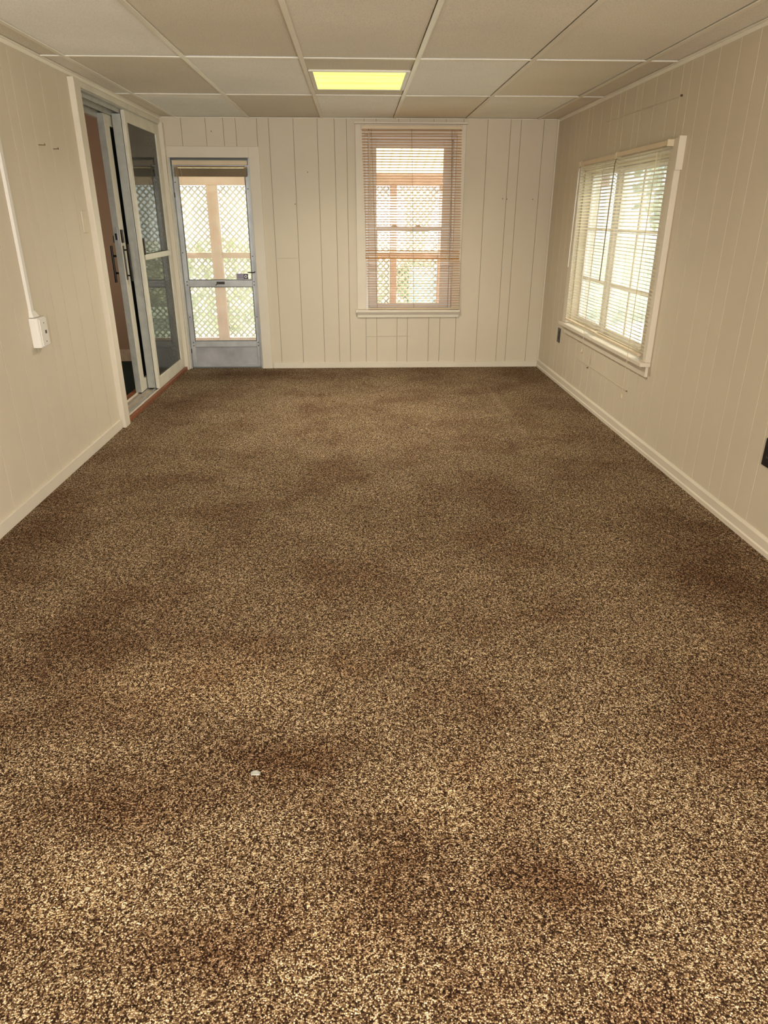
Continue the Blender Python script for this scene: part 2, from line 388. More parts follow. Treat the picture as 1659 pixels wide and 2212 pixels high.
for y in TY[1:-1]:
    for x0, x1 in zip(TX, TX[1:]):
        MB().box(x0+0.0125, x1-0.0125, y-0.012, y+0.012, H, H+0.004).build('cross_bar', 'grid', ceil)
MB().box(XL, XL+0.02, YF, YB, H-0.001, H+0.003).box(XL, XL+0.002, YF, YB, H-0.018, H).build('edge_molding', 'grid', ceil)
MB().box(XR-0.02, XR, YF, YB, H-0.001, H+0.003).box(XR-0.002, XR, YF, YB, H-0.018, H).build('edge_molding', 'grid', ceil)
MB().box(XL+.02, XR-.02, YB-0.012, YB, H-0.001, H+0.003).build('edge_molding', 'grid', ceil)

for i, (x0, x1, ya, yb) in enumerate(LIGHTS):
    L = empty('ceiling_light', ((x0+x1)/2, (ya+yb)/2, H), kind='thing')
    if i == 0: tag(L, 'glowing yellow-green square light panel set in the tiled ceiling', 'ceiling light', 'recessed ceiling lights')
    else: tag(L, ('added fill light panel above the viewer', 'added fill light panel at the rear of the room')[i-1] + ', outside the picture', 'ceiling light', 'recessed ceiling lights')  # every panel after the first is added for fill light
    a, b_ = x0+0.014, x1-0.014
    MB().box(a, b_, ya, yb, H+0.075, H+0.08).box(a, a+0.004, ya, yb, H+.006, H+.08).box(b_-.004, b_, ya, yb, H+.006, H+.08).build('housing', 'grid', L)
    fr = MB()
    fr.box(a, a+0.025, ya, yb, H-0.002, H+0.010).box(b_-0.025, b_, ya, yb, H-0.002, H+0.010)
    fr.box(a+.025, b_-.025, ya, ya+0.014, H-0.002, H+0.010).box(a+.025, b_-.025, yb-0.014, yb, H-0.002, H+0.010)
    fr.build('frame', 'plastic', L, bevel=0.0015)
    MB().box(a+0.025, b_-0.025, ya+0.014, yb-0.014, H+0.001, H+0.005).build('diffuser', 'diffuser', L)

# ------------------------------------------------------------------ trims and baseboards
def struct(mb, name, mat, label, cat='trim', bevel=0.002, parent=None):
    o = mb.build(name, mat, parent, bevel=bevel)
    return tag(o, label, cat, kind='structure')
struct(MB().box(-0.80, XR-0.012, YB-0.012, YB, 0, 0.052), 'baseboard_back', 'trim', 'low cream baseboard along the wall under the tall window', 'baseboard')
bb = MB()
prof = [(XR, 0), (XR-0.016, 0), (XR-0.016, 0.020), (XR-0.011, 0.026), (XR-0.011, 0.062), (XR-0.004, 0.074), (XR, 0.074)]
bb.prism([(x, YF, z) for x, z in prof], [(x, YB, z) for x, z in prof])
struct(bb, 'baseboard_right', 'trim', 'cream stepped baseboard under the wide blind window', 'baseboard', bevel=0)
struct(MB().box(XL, XL+0.013, YF, 4.60, 0, 0.062), 'baseboard_left', 'trim', 'plain cream baseboard running up to the sliding door casing', 'baseboard')
struct(MB().box(XR-0.014, XR, YB-0.014, YB, 0.052, H-.001), 'trim_1', 'trim', 'thin pale corner bead between the two panelled walls')
# corner casing by the sliding door
struct(MB().box(XL, -1.590, 6.545, YB-0.002, 0, 2.045), 'trim_2', 'trim', 'narrow cream corner post between sliding door and storm door')

# ------------------------------------------------------------------ sliding door in the left wall (door_1)
d1 = empty('door_1', (XL, 5.6, 0), 'white framed sliding patio door in grey tracks, left panel open', 'door', kind='structure')
MB().box(XL-0.02, XL+0.034, 4.615, 4.715, 0.0, 2.06).build('casing', 'trim', d1, bevel=0.003)
MB().box(XL-0.17, XL+0.012, 4.70, 6.55, 2.030, 2.062).build('head_casing', 'door_white', d1, bevel=0.002)
MB().box(XL-0.17, XL-0.02, 4.716, 4.735, 0, 2.03).build('near_jamb', 'door_grey', d1)
MB().box(XL-0.17, XL-0.002, 6.505, 6.545, 0.03, 2.03).build('far_jamb', 'door_white', d1, bevel=.003)
tr = MB()
tr.box(XL-0.17, XL-0.145, 4.72, 6.54, 1.955, 2.03).box(XL-0.100, XL-0.090, 4.72, 6.54, 1.985, 2.03).box(XL-0.040, XL-0.034, 4.72, 6.54, 2.0, 2.03)
tr.box(XL-0.17, XL-0.001, 4.72, 6.54, 2.022, 2.030)
tr.build('head_track', 'door_grey', d1)
MB().box(XL-0.002, XL+0.022, 4.715, 6.56, 0.0, 0.030).build('threshold_board', 'redwood', d1, bevel=0.003)
sl = MB(); sl.box(XL-0.17, XL-0.002, 4.72, 6.54, -0.01, 0.022)
sl.build('sill', 'sill_track', d1)
for k, (xa, z) in enumerate(((-0.006, .036), (-0.036, .034), (-0.044, .034), (-0.098, .032), (-0.142, .036))):
    MB().box(XL+xa-0.003, XL+xa+0.003, 4.72, 6.54, 0.022, z).build('track_rib', 'door_white' if k in (0, 4) else 'alu', d1)
MB().box(XL-0.20, XL-0.150, 4.72, 6.54, 0.022, 0.034).build('inner_threshold_board', 'redwood', d1, bevel=.002)

def frame_panel(name, x0, x1, y0, y1, z0, z1, st, tr_, br, mat, glass, gm='dark_glass'):
    p = MB()
    p.box(x0, x1, y0, y0+st, z0, z1).box(x0, x1, y1-st, y1, z0, z1)
    p.box(x0, x1, y0+st, y1-st, z0, z0+br).box(x0, x1, y0+st, y1-st, z1-tr_, z1)
    o = p.build(name, mat, d1, bevel=0.002)
    xm = (x0+x1)/2
    MB().box(xm-0.0015, xm+0.0015, y0+st-.004, y1-st+.004, z0+br-.004, z1-tr_+.004).build('glass_pane', gm, o)
    return o
# room-side white framed panel
pb = frame_panel('storm_panel', XL-0.026, XL+0.000, 5.635, 6.50, 0.036, 2.022, 0.050, 0.075, 0.085, 'door_white', True)
MB().box(XL-0.004, XL+0.014, 5.70, 6.44, 1.020, 1.062).build('push_bar', 'door_white', pb, bevel=0.004)
MB().box(XL-0.012, XL+0.010, 5.700, 5.716, 1.055, 1.175).build('pull_strip', 'bronze', pb, bevel=0.002)
# fixed grey panel just behind
pc = frame_panel('fixed_panel', XL-0.096, XL-0.034, 5.650, 6.50, 0.036, 2.00, 0.055, 0.06, 0.08, 'door_grey', True)
# sliding panel, open
pa = frame_panel('sliding_panel', XL-0.152, XL-0.104, 5.50, 6.44, 0.034, 1.985, 0.102, 0.07, 0.09, 'door_white', True)
MB().box(XL-0.150, XL-0.106, 5.4975, 5.5005, 0.036, 1.983).build('edge_channel', 'door_grey', pa)
MB().box(XL-0.146, XL-0.118, 5.494, 5.498, 1.135, 1.255).build('latch_plate', 'alu', pa, bevel=0.001)
MB().box(XL-0.139, XL-0.126, 5.492, 5.495, 1.17, 1.215).build('latch_slot', 'black', pa)
MB().box(XL-0.106, XL-0.090, 5.508, 5.540, 1.150, 1.240).build('lock_body', 'bronze', pa, bevel=0.002)
hb = MB().tube([(XL-0.106, 5.53, 1.10), (XL-0.066, 5.53, 1.10)], 0.006).tube([(XL-0.106, 5.53, .92), (XL-0.066, 5.53, .92)], 0.006)
hb.box(XL-0.072, XL-0.060, 5.518, 5.542, 0.88, 1.14)
hb.build('handle', 'bronze', pa, bevel=0.002)
MB().box(XL-0.107, XL-0.100, 5.515, 5.545, 0.89, 1.13).build('handle_plate', 'bronze', pa, bevel=.002)
hb = MB().box(XL-0.196, XL-0.184, 5.515, 5.540, 0.87, 1.13).box(XL-0.186, XL-0.15, 5.52, 5.535, 0.93, .945).box(XL-0.186, XL-0.15, 5.52, 5.535, 1.05, 1.065)
hb.build('outer_handle', 'black', pa, bevel=.002)
MB().box(XL-0.160, XL-0.152, 5.505, 5.53, 1.15, 1.20).build('outer_lock', 'black', pa)

# next room seen through the open door
nf = MB().box(-4.8, XL-0.17, 2.6, 7.2, -0.06, 0.0).build('next_room_floor', 'next_floor'); tag(nf, 'dark green carpet in the room past the sliding door', 'floor', kind='structure')
nw = MB().box(-4.8, XL-0.15, 7.0, 7.1, 0, 2.3).box(-4.8, -4.7, 2.6, 7.0, 0, 2.3).box(-4.7, XL-0.18, 2.5, 2.6, 0, 2.3).box(XL-0.17, XL-0.05, YB+0.14, 7.1, 0, 2.3).build('next_room_wall', 'next_wall')
tag(nw, 'warm brown wall of the dim room past the sliding door', 'wall', kind='structure')
MB().box(-4.7, XL-0.18, 6.985, 7.0, 0, 0.115).build('baseboard', 'sill_track', nw, bevel=.003)
nc = MB().box(-4.8, XL-0.05, 2.5, 7.1, 2.3, 2.36).build('next_room_ceiling', 'next_wall'); tag(nc, 'dark ceiling of the room past the sliding door', 'ceiling', kind='structure')

# ------------------------------------------------------------------ storm door in the back wall (door_2)
d2 = empty('door_2', (-1.24, YB, 0), 'grey aluminium storm door with two glass panes facing the lattice porch', 'door', kind='structure')
MB().box(-1.612, -1.584, YB-0.016, YB+0.0, 0, 1.872).build('casing', 'trim', d2, bevel=.002)
MB().box(-0.902, -0.812, YB-0.016, YB+0.0, 0, 1.872).build('casing', 'trim', d2, bevel=.002)
MB().box(-1.584, -0.902, YB-0.016, YB+0.0, 1.788, 1.872).build('head_casing', 'trim', d2, bevel=.002)
jb = MB().box(-1.584, -1.572, YB, YB+0.12, 0, 1.788).box(-0.914, -0.902, YB, YB+0.12, 0, 1.788)
jb.build('jamb', 'door_grey', d2)
MB().box(-1.572, -0.914, YB, YB+0.12, 1.776, 1.788).build('head_jamb', 'alu_dark', d2)  # shadow under the head casing put into the dark jamb colour
DY0, DY1 = YB+0.040, YB+0.068
def dbox(x0, x1, z0, z1, y0=DY0, y1=DY1): return MB().box(x0, x1, y0, y1, z0, z1)
dbox(-1.570, -1.530, 0.012, 1.772).build('stile', 'alu', d2, bevel=.003)
dbox(-0.953, -0.916, 0.012, 1.772).build('stile', 'alu', d2, bevel=.003)
dbox(-1.530, -0.953, 1.725, 1.772).build('top_rail', 'alu', d2, bevel=.003)
mr = dbox(-1.530, -0.953, 0.737, 0.796).build('middle_rail', 'alu', d2, bevel=.003)
dbox(-1.530, -0.953, 0.195, 0.249).build('bottom_rail', 'alu', d2, bevel=.003)
dbox(-1.530, -0.953, 0.012, 0.195, DY0+.010).build('kick_panel', 'kick', d2)
dbox(-1.530, -0.953, 0.012, 0.030, DY0-.004, DY0+.01).build('door_sweep', 'alu', d2)
gk = MB()
for (z0, z1) in ((0.249, 0.737), (0.796, 1.725)):
    gk.box(-1.530, -1.5245, DY0+.004, DY0+.02, z0, z1).box(-0.9585, -0.953, DY0+.004, DY0+.02, z0, z1)
    gk.box(-1.5245, -0.9585, DY0+.004, DY0+.02, z0, z0+.0045).box(-1.5245, -0.9585, DY0+.004, DY0+.02, z1-.0045, z1)
gk.build('gasket', 'alu_dark', d2)
g1 = dbox(-1.525, -0.958, 0.800, 1.721, DY0+.012, DY0+.015).build('glass_pane', 'storm_glass', d2)
dbox(-1.525, -0.958, 0.253, 0.733, DY0+.012, DY0+.015).build('glass_pane', 'storm_glass', d2)
for (x, z) in ((-1.545, .782), (-1.545, .753), (-0.938, .782), (-0.938, .753), (-1.545, .236), (-1.545, .208), (-0.938, .236), (-0.938, .208),
               (-1.556, 1.60), (-1.556, 1.03), (-1.553, .47), (-0.935, 1.55), (-0.935, 1.0), (-0.935, .47)):
    MB().tube([(x, DY0-.003, z), (x, DY0+.001, z)], 0.0052, 8).build('screw', 'black', d2)
MB().box(-0.918, -0.908, DY0-.014, DY0, 0.82, 0.95).tube([(-0.913, DY0-.014, .87), (-0.935, DY0-.03, .862), (-0.985, DY0-.03, .865)], .005).build('door_latch', 'bronze', d2, bevel=.001)
MB().box(-1.278, -1.205, DY0-.008, DY0, 0.760, 0.783).tube([(-1.262, DY0-.010, .770), (-1.288, DY0-.016, .752)], .004).build('rail_catch', 'bronze', mr, bevel=.0015)
for z in (1.5, .16): MB().tube([(-1.571, DY0-.004, z-.02), (-1.571, DY0-.004, z+.02)], .005).build('hinge', 'bronze', d2)
# security sticker: lettering too small to read (rows of small strokes) and an octagon mark
st = MB().box(-1.095, -0.988, DY0+.009, DY0+.0115, 0.802, 0.852).build('sticker', 'sticker' if 'sticker' in M else painted('lilac_grey_sticker', (0.40, 0.36, 0.44), 0.05, 0.4, 30, grain=0), g1)
dk = MB().box(-1.031, -0.991, DY0+.008, DY0+.009, 0.806, 0.846); dk.build('sticker_dark_square', painted('navy_sticker_print', (0.03, 0.025, 0.06), 0.05, 0.4, grain=0), st)
oc = [(-1.011+0.014*math.cos(math.pi/8+k*math.pi/4), 0.827+0.014*math.sin(math.pi/8+k*math.pi/4)) for k in range(8)]
oi = [(-1.011+0.007*math.cos(math.pi/8+k*math.pi/4), 0.827+0.007*math.sin(math.pi/8+k*math.pi/4)) for k in range(8)]
ring = MB()
for k in range(8):
    k2 = (k+1) % 8
    ring.prism([(oc[k][0], DY0+.0065, oc[k][1]), (oc[k2][0], DY0+.0065, oc[k2][1]), (oi[k2][0], DY0+.0065, oi[k2][1]), (oi[k][0], DY0+.0065, oi[k][1])],
               [(oc[k][0], DY0+.008, oc[k][1]), (oc[k2][0], DY0+.008, oc[k2][1]), (oi[k2][0], DY0+.008, oi[k2][1]), (oi[k][0], DY0+.008, oi[k][1])])
ring.build('sticker_octagon', 'plastic', st)
tx = MB(); rs = random.Random(3)
for z in (0.810, 0.821, 0.832, 0.842):
    x = -1.091
    while x < -1.040:
        l = rs.uniform(.003, .009); tx.box(x, min(x+l, -1.036), DY0+.0080, DY0+.009, z, z+.0035); x += l+.0018
tx.build('sticker_lettering', painted('dark_sticker_print', (0.07, 0.06, 0.10), 0.05, 0.4, grain=0), st)

# ------------------------------------------------------------------ window_1 (tall, back wall)
w1 = empty('window_1', (0.477, YB, 0.53), 'tall double-hung window behind cream blinds in the far wall', 'window', kind='structure')
X0, X1, Z0, Z1 = 0.085, 0.87, 0.53, 1.965
MB().box(0.004, X0, YB-0.018, YB, 0.540, 2.045).build('casing', 'trim', w1, bevel=.003)
MB().box(X1, 0.945, YB-0.018, YB, 0.540, 2.045).build('casing', 'trim', w1, bevel=.003)
MB().box(X0, X1, YB-0.018, YB, Z1, 2.045).build('head_casing', 'trim', w1, bevel=.003)
MB().box(-0.004, 0.957, YB-0.026, YB, 2.046, 2.062).build('head_cap', 'trim', w1, bevel=.002)
MB().box(-0.013, 0.953, YB-0.045, YB+0.05, 0.513, 0.538).build('stool', 'trim', w1, bevel=.004)
MB().box(0.004, 0.945, YB-0.016, YB, 0.467, 0.513).build('apron', 'trim', w1, bevel=.002)
j = MB().box(X0, X0+0.025, YB, YB+.13, Z0, Z1).box(X1-0.025, X1, YB, YB+.13, Z0, Z1).box(X0+.025, X1-.025, YB, YB+.13, Z1-0.03, Z1).box(X0+.025, X1-.025, YB+.05, YB+.13, Z0, Z0+0.02)
j.build('jamb', 'white_paint', w1, bevel=.002)
def sash(parent, a0, a1, z0, z1, d0, d1, st, top, bot, g, axis='x', name='sash', bars=()):
    bx = (lambda p, q, s, t, u, v: (p, q, s, t, u, v)) if axis == 'x' else (lambda p, q, s, t, u, v: (s, t, p, q, u, v))
    m_ = MB()
    m_.box(*bx(a0, a0+st, d0, d1, z0, z1)).box(*bx(a1-st, a1, d0, d1, z0, z1))
    m_.box(*bx(a0+st, a1-st, d0, d1, z0, z0+bot)).box(*bx(a0+st, a1-st, d0, d1, z1-top, z1))
    o = m_.build(name, g, parent, bevel=.003)
    dm = (d0+d1)/2
    MB().box(*bx(a0+st-.003, a1-st+.003, dm-.0015, dm+.0015, z0+bot-.003, z1-top+.003)).build('glass_pane', 'glass', o)
    for (kind, c, wd) in bars:
        if kind == 'v': MB().box(*bx(c-wd/2, c+wd/2, d0+.006, d1-.006, z0+bot, z1-top)).build('muntin', g, o)
        else: MB().box(*bx(a0+st, a1-st, d0+.004, d1-.004, c-wd/2, c+wd/2)).build('muntin', g, o)
    return o
sash(w1, X0+.026, X1-.026, 1.205, Z1-.031, YB+.066, YB+.094, 0.074, 0.060, 0.040, 'white_paint')
ls = sash(w1, X0+.026, X1-.026, Z0+.021, 1.247, YB+.034, YB+.062, 0.080, 0.034, 0.036, 'white_paint')
for x in (0.345, 0.555):
    MB().box(x-.018, x+.018, YB+.036, YB+.060, 1.247, 1.262).box(x-.030, x+.030, YB+.040, YB+.056, 1.247, 1.252).build('sash_lock', 'ivory', ls, bevel=.002)

# ------------------------------------------------------------------ window_2 (wide, right wall)
w2 = empty('window_2', (XR, 4.92, 0.52), 'wide paned window behind two cream blinds in the right wall', 'window', kind='structure')
MB().box(XR-0.034, XR, 4.030, 4.130, 0.535, 1.716).build('casing', 'trim', w2, bevel=.003)
MB().box(XR-0.034, XR, 5.720, 5.815, 0.535, 1.716).build('casing', 'trim', w2, bevel=.003)
MB().box(XR-0.030, XR, 4.130, 5.720, WZ1-.003, 1.716).build('head_casing', 'trim', w2, bevel=.003)
MB().box(XR-0.060, XR+0.055, 4.035, 5.835, 0.508, 0.534).build('stool', 'trim', w2, bevel=.004)
MB().box(XR-0.018, XR, 4.05, 5.80, 0.445, 0.508).build('apron', 'trim', w2, bevel=.002)
j = MB().box(XR, XR+.13, WY0, WY0+0.02, WZ0+.01, WZ1).box(XR, XR+.13, WY1-0.02, WY1, WZ0+.01, WZ1).box(XR, XR+.13, WY0+.02, WY1-.02, WZ1-.025, WZ1).box(XR+.055, XR+.13, WY0+.02, WY1-.02, WZ0-.0, WZ0+.03)
j.build('jamb', 'trim', w2, bevel=.002)
MB().box(XR+.035, XR+.10, 5.045, 5.110, WZ0+.03, WZ1-.025).build('mullion', 'white_paint', w2, bevel=.003)
sash(w2, WY0+.021, 5.044, WZ0+.031, WZ1-.026, XR+.050, XR+.080, 0.030, 0.03, 0.04, 'white_paint', 'y', bars=(('v', 4.665, .026), ('h', 1.245, .018), ('h', 0.890, .026)))
sash(w2, 5.111, WY1-.021, WZ0+.031, WZ1-.026, XR+.050, XR+.080, 0.030, 0.03, 0.04, 'white_paint', 'y', bars=(('h', 1.245, .018), ('h', 0.890, .026)))
# window cap strip on the near casing side
MB().box(XR-0.038, XR, 4.012, 4.029, 1.56, 1.722).build('casing_patch', 'trim', w2, bevel=.001)

# added rear window frame (outside the picture), around the rear fill light
w3 = MB()
for (a, c, z0, z1) in ((-1.5, -1.44, .65, 1.95), (1.04, 1.1, .65, 1.95), (-.23, -.17, .71, 1.89), (-1.44, 1.04, .65, .71), (-1.44, 1.04, 1.89, 1.95)):
    w3.box(a, c, YF-.10, YF-.03, z0, z1)
o = w3.build('added_rear_window', 'trim', bevel=.003); tag(o, 'added wide window behind the viewer, outside the picture', 'window', kind='structure')

# ------------------------------------------------------------------ blinds
def slat_mesh(length, axis, mat, wd=0.025, camber=0.0022):
    n = 4; top = []; bot = []
    for i in range(n+1):
        t = -0.5 + i/n; z = camber*(1-4*t*t); top.append((t*wd, z)); bot.append((t*wd, z-0.0007))
    prof = top + bot[::-1]
    mb = MB()
    if axis == 'x': mb.prism([(-length/2, a, z) for a, z in prof], [(length/2, a, z) for a, z in prof])
    else: mb.prism([(a, -length/2, z) for a, z in prof], [(a, length/2, z) for a, z in prof])
    me = bpy.data.meshes.new('slat'); me.from_pydata(mb.v, [], mb.f); me.update()
    import bmesh
    bm = bmesh.new(); bm.from_mesh(me); bmesh.ops.recalc_face_normals(bm, faces=bm.faces); bm.to_mesh(me); bm.free()
    me.materials.append(M[mat]); return me

def blind(label, axis, d, a0, a1, ztop, zbot, skew, pitch, mat, tilt, cords, wand=None, pull=None, seed=1, bent=(), group='cream mini blinds'):
    """axis: direction the slats run; d: the plane it hangs in; a0..a1: extent along the axis"""
    rs = random.Random(seed)
    P = (lambda a, dd, z: (a, dd, z)) if axis == 'x' else (lambda a, dd, z: (dd, a, z))
    sg = -1   # the room lies towards -y (back wall) and towards -x (right wall)
    B = empty('window_blind', P((a0+a1)/2, d, zbot), label, 'blind', group)
    def bx(p, q, s, t, u, v): return (p, q, s, t, u, v) if axis == 'x' else (s, t, p, q, u, v)
    MB().box(*bx(a0, a1, d-.013, d+.013, ztop-.026, ztop)).build('headrail', 'rail', B, bevel=.002)
    for a in (a0-.002, a1-.010):
        MB().box(*bx(a, a+.012, d-.017, d+.018, ztop-.030, ztop+.003)).build('bracket', 'ivory', B, bevel=.001)
    me = slat_mesh(a1-a0-.006, axis, mat)
    z = ztop - .036; i = 0
    L = a1 - a0
    while z > zbot + .016:
        o = bpy.data.objects.new('slat', me); COL.objects.link(o); o.parent = B
        sh = skew*(ztop-z)
        j = rs.uniform(-.0012, .0012); e = rs.uniform(-.0015, .0015)
        tl = tilt + rs.uniform(-.03, .03)
        sag = 0.0
        if bent and bent[0] < z < bent[1]: tl += rs.uniform(-.5, .35); e += rs.uniform(-.006, .006); j += rs.uniform(-.004, .004)
        o.location = Vector(P((a0+a1)/2 + sh + e*1.2, d, z + j)) - Vector(B.location)
        rr = e*1.2/L
        o.rotation_euler = (tl, rr*0, 0) if axis == 'x' else (0, tl, 0)
        if axis == 'x': o.rotation_euler = (tl, -rr, 0)
        else: o.rotation_euler = (rr, tl, 0)
        z -= pitch; i += 1
    sh = skew*(ztop-zbot)
    MB().box(*bx(a0+sh, a1+sh, d-.011, d+.011, zbot, zbot+.011)).build('bottom_rail', 'rail', B, bevel=.003)
    for c in cords:
        a = a0 + c*L
        for dd in (-.0125, .0125):
            MB().tube([P(a, d+dd, ztop-.026), P(a+sh, d+dd, zbot+.010)], .0007, 4).build('ladder_cord', 'ladder' if axis == 'x' else 'cord', B)
    if wand:
        a, zt, zb, off, mt_, lean = wand
        MB().tube([P(a, d+sg*(.016), zt), P(a, d+sg*(.020), zt-.02), P(a+lean, d+sg*off, zb)], .0036, 6).build('tilt_wand', mt_, B, smooth=False)
        MB().tube([P(a, d+sg*.013, zt+.012), P(a, d+sg*.018, zt-.004)], .002, 5).build('wand_hook', 'bronze', B)
    if pull:
        a, zt, zb, lean = pull
        for e in (-.0035, .0035):
            MB().tube([P(a+e, d+sg*.016, zt), P(a+e+lean*.5, d+sg*.022, (zt+zb)/2), P(a+lean+e*.2, d+sg*.024, zb+.03)], .0012, 4).build('lift_cord', 'cord', B)
        MB().tube([P(a+lean, d+sg*.024, zb+.034), P(a+lean, d+sg*.024, zb+.02), P(a+lean, d+sg*.024, zb)], [.0025, .006, .0075], 8).build('cord_tassel', 'ivory', B, smooth=True)
    return B
b1 = blind('cream mini blind hanging lowered over the tall window in the far wall', 'x', YB-.040, 0.055, 0.905, 2.030, 0.545, 0.030, 0.0215, 'slat', -0.17,
      (.10, .50, .90), wand=(0.118, 1.99, 1.30, .030, 'rail', .015), pull=(0.845, 1.99, 0.98, -.03), seed=2, bent=(.92, 1.06))
# tangled cord on the right of the tall blind
b2 = blind('farther mini blind of the pair on the wide right-hand window', 'y', XR-.052, 4.895, 5.655, 1.702, 0.572, 0.0, 0.0208, 'slat_pale', 0.24,
      (.12, .50, .88), wand=(5.640, 1.66, 0.97, .030, 'plastic', .0), pull=(5.10, 1.66, .40, -.01), seed=3)
b3 = blind('nearer mini blind of the pair on the wide right-hand window', 'y', XR-.052, 4.085, 4.885, 1.708, 0.566, 0.0, 0.0208, 'slat_pale', 0.24,
      (.10, .50, .88), wand=(4.868, 1.66, 0.93, .030, 'blind_stack', .0), pull=(4.21, 1.66, 0.275, .0), seed=4)
# raised blind in the storm door opening
b4 = empty('raised_blind', (-1.24, YB+.02, 1.64), 'tan mini blind pulled up and bunched at the top of the storm door', 'blind', 'cream mini blinds')
MB().box(-1.560, -0.922, YB+.006, YB+.032, 1.733, 1.768).build('headrail', 'rail', b4, bevel=.002)
MB().box(-1.550, -0.930, YB+.004, YB+.030, 1.712, 1.721).build('bottom_rail', 'gold', b4, bevel=.003)
for k in range(20):
    z = 1.706 - k*0.0033
    e = random.uniform(-.004, .004)
    MB().box(-1.550+e, -0.930+e, YB+.006, YB+.031, z, z+0.0030).build('slat', 'blind_stack', b4)
for k in range(5):
    x = -1.545 + k*.012 + random.uniform(-.003, .003)
    MB().tube([(x, YB+.002, 1.735), (x+.012*math.sin(k*2), YB-.002, 1.66), (x-.008, YB-.002, 1.58-.03*k), (x+.006, YB+.003, 1.52-.05*k)], .0009, 4).build('lift_cord', 'cord', b4)

# ------------------------------------------------------------------ small things on the walls
# surface raceway and jack box on the left wall
rc = empty('cable_raceway', (XL, 3.60, 0.87), 'white plastic cable raceway running down the left wall to a box', 'cable cover')
pr_ = [(XL, 3.578), (XL+.006, 3.578), (XL+.012, 3.584), (XL+.012, 3.612), (XL+.006, 3.618), (XL, 3.618)]
MB().prism([(x, y, 0.895) for x, y in pr_], [(x, y, H-.002) for x, y in pr_]).build('channel', 'plastic', rc)
MB().prism([(XL, 3.572, .868), (XL+.022, 3.572, .868), (XL+.022, 3.640, .868), (XL, 3.640, .868)], [(XL, 3.577, .897), (XL+.014, 3.577, .897), (XL+.014, 3.619, .897), (XL, 3.619, .897)]).build('end_fitting', 'plastic', rc)
jk = empty('wall_jack_box', (XL, 3.60, 0.71), 'white surface-mounted phone jack box below the cable raceway', 'jack box')
pf = [(XL, 3.558), (XL+.034, 3.558), (XL+.042, 3.566), (XL+.042, 3.655), (XL+.034, 3.663), (XL, 3.663)]
MB().prism([(x, y, .722) for x, y in pf], [(x, y, .866) for x, y in pf]).build('housing', 'plastic', jk, bevel=.002)
MB().box(XL+.042, XL+.047, 3.572, 3.652, .728, .858).build('cover_plate', 'plastic', jk, bevel=.001)
MB().box(XL+.0465, XL+.0485, 3.616, 3.632, .786, .802).build('socket', 'black', jk)
for z in (.838, .748): MB().tube([(XL+.0465, 3.614, z), (XL+.0485, 3.614, z)], .003).build('screw', 'rust', jk)
# switch plate painted over
sp = empty('blank_switch_plate', (XL, 4.52, 1.30), 'painted-over light switch plate beside the sliding door casing', 'switch plate')
MB().box(XL, XL+.007, 4.490, 4.560, 1.240, 1.360).build('plate', 'wall', sp, bevel=.002)
MB().box(XL+.006, XL+.009, 4.517, 4.533, 1.285, 1.315).build('toggle_cover', 'wall', sp, bevel=.001)
for z in (1.34, 1.26): MB().tube([(XL+.006, 4.525, z), (XL+.0085, 4.525, z)], .003).build('screw', 'wall', sp)
# hooks
def nail(name, p, dirv, L, r, mat, label, group):
    p = Vector(p); d = Vector(dirv)
    o = MB().tube([p, p+d*L, p+d*(L+.002)], [r, r, r*1.9], 6).tube([p+d*L, p+d*L+Vector((0, 0, .008))], r*.9, 5).build(name, mat)
    tag(o, label, 'nail', group)
nail('wall_hook', (XL-.002, 4.055, 1.668), (1, 0.35, 0), .030, .0022, 'rust', 'left one of two rusty hooks high on the left wall', 'rusty hooks')
nail('wall_hook', (XL-.002, 4.240, 1.664), (1, -.15, 0), .030, .0022, 'rust', 'right one of two rusty hooks, nearer the sliding door', 'rusty hooks')
BK = 'small nails in the far wall'
for (x, z, l) in ((-0.408, 1.68, 'small dark nail high between the storm door and tall window'), (-0.527, 1.43, 'small dark nail in a groove beside the storm door casing'),
                  (1.293, 1.475, 'left one of two close nail heads right of the tall window'), (1.330, 1.472, 'right one of two close nail heads right of the tall window'),
                  (1.560, 1.470, 'single nail head beside the far corner'), (-1.20, 1.985, 'small nail above the storm door casing')):
    o = MB().tube([(x, YB+.002, z), (x, YB-.006, z), (x, YB-.008, z)], [.002, .002, .0045], 7).build('nail', 'rust'); tag(o, l, 'nail', BK)
RK = 'small nails in the right wall'
def rtube(name, pts, r, mat, label, cat, group=None):
    o = MB().tube(pts, r, 6).build(name, mat); tag(o, label, cat, group); return o
# old painted wire lines
rtube('painted_wire', [(XR-.003, 4.150, 1.92), (XR-.004, 4.6, 1.925), (XR-.003, 5.35, 1.93)], .0028, 'wall', 'cream painted wire stapled above the wide blind window', 'wire', 'painted-over wires')
o = MB().tube([(XR+.002, 4.148, 1.921), (XR-.010, 4.146, 1.921)], .0055, 7).build('nail', 'rust'); tag(o, 'dark nail at the near end of the wire above the wide window', 'nail', RK)
rtube('painted_wire', [(XR-.003, 5.42, 0.300), (XR-.004, 4.9, 0.302), (XR-.003, 4.33, 0.296)], .0024, 'wall', 'cream painted wire stapled low under the wide blind window', 'wire', 'painted-over wires')
rtube('painted_wire', [(0.085, YB-.002, .292), (0.3, YB-.003, .296), (0.505, YB-.002, .298)], .0022, 'wall', 'short painted wire under the tall window in the far wall', 'wire', 'painted-over wires')
o = MB().tube([(XR+.002, 4.325, .296), (XR-.008, 4.325, .296)], .004, 7).build('nail', 'rust'); tag(o, 'nail at the near end of the low wire under the wide window', 'nail', RK)
o = MB().tube([(XR+.002, 5.13, .285), (XR-.012, 5.13, .285)], .0045, 7).build('nail', 'rust'); tag(o, 'nail above the low wire under the wide window', 'nail', RK)
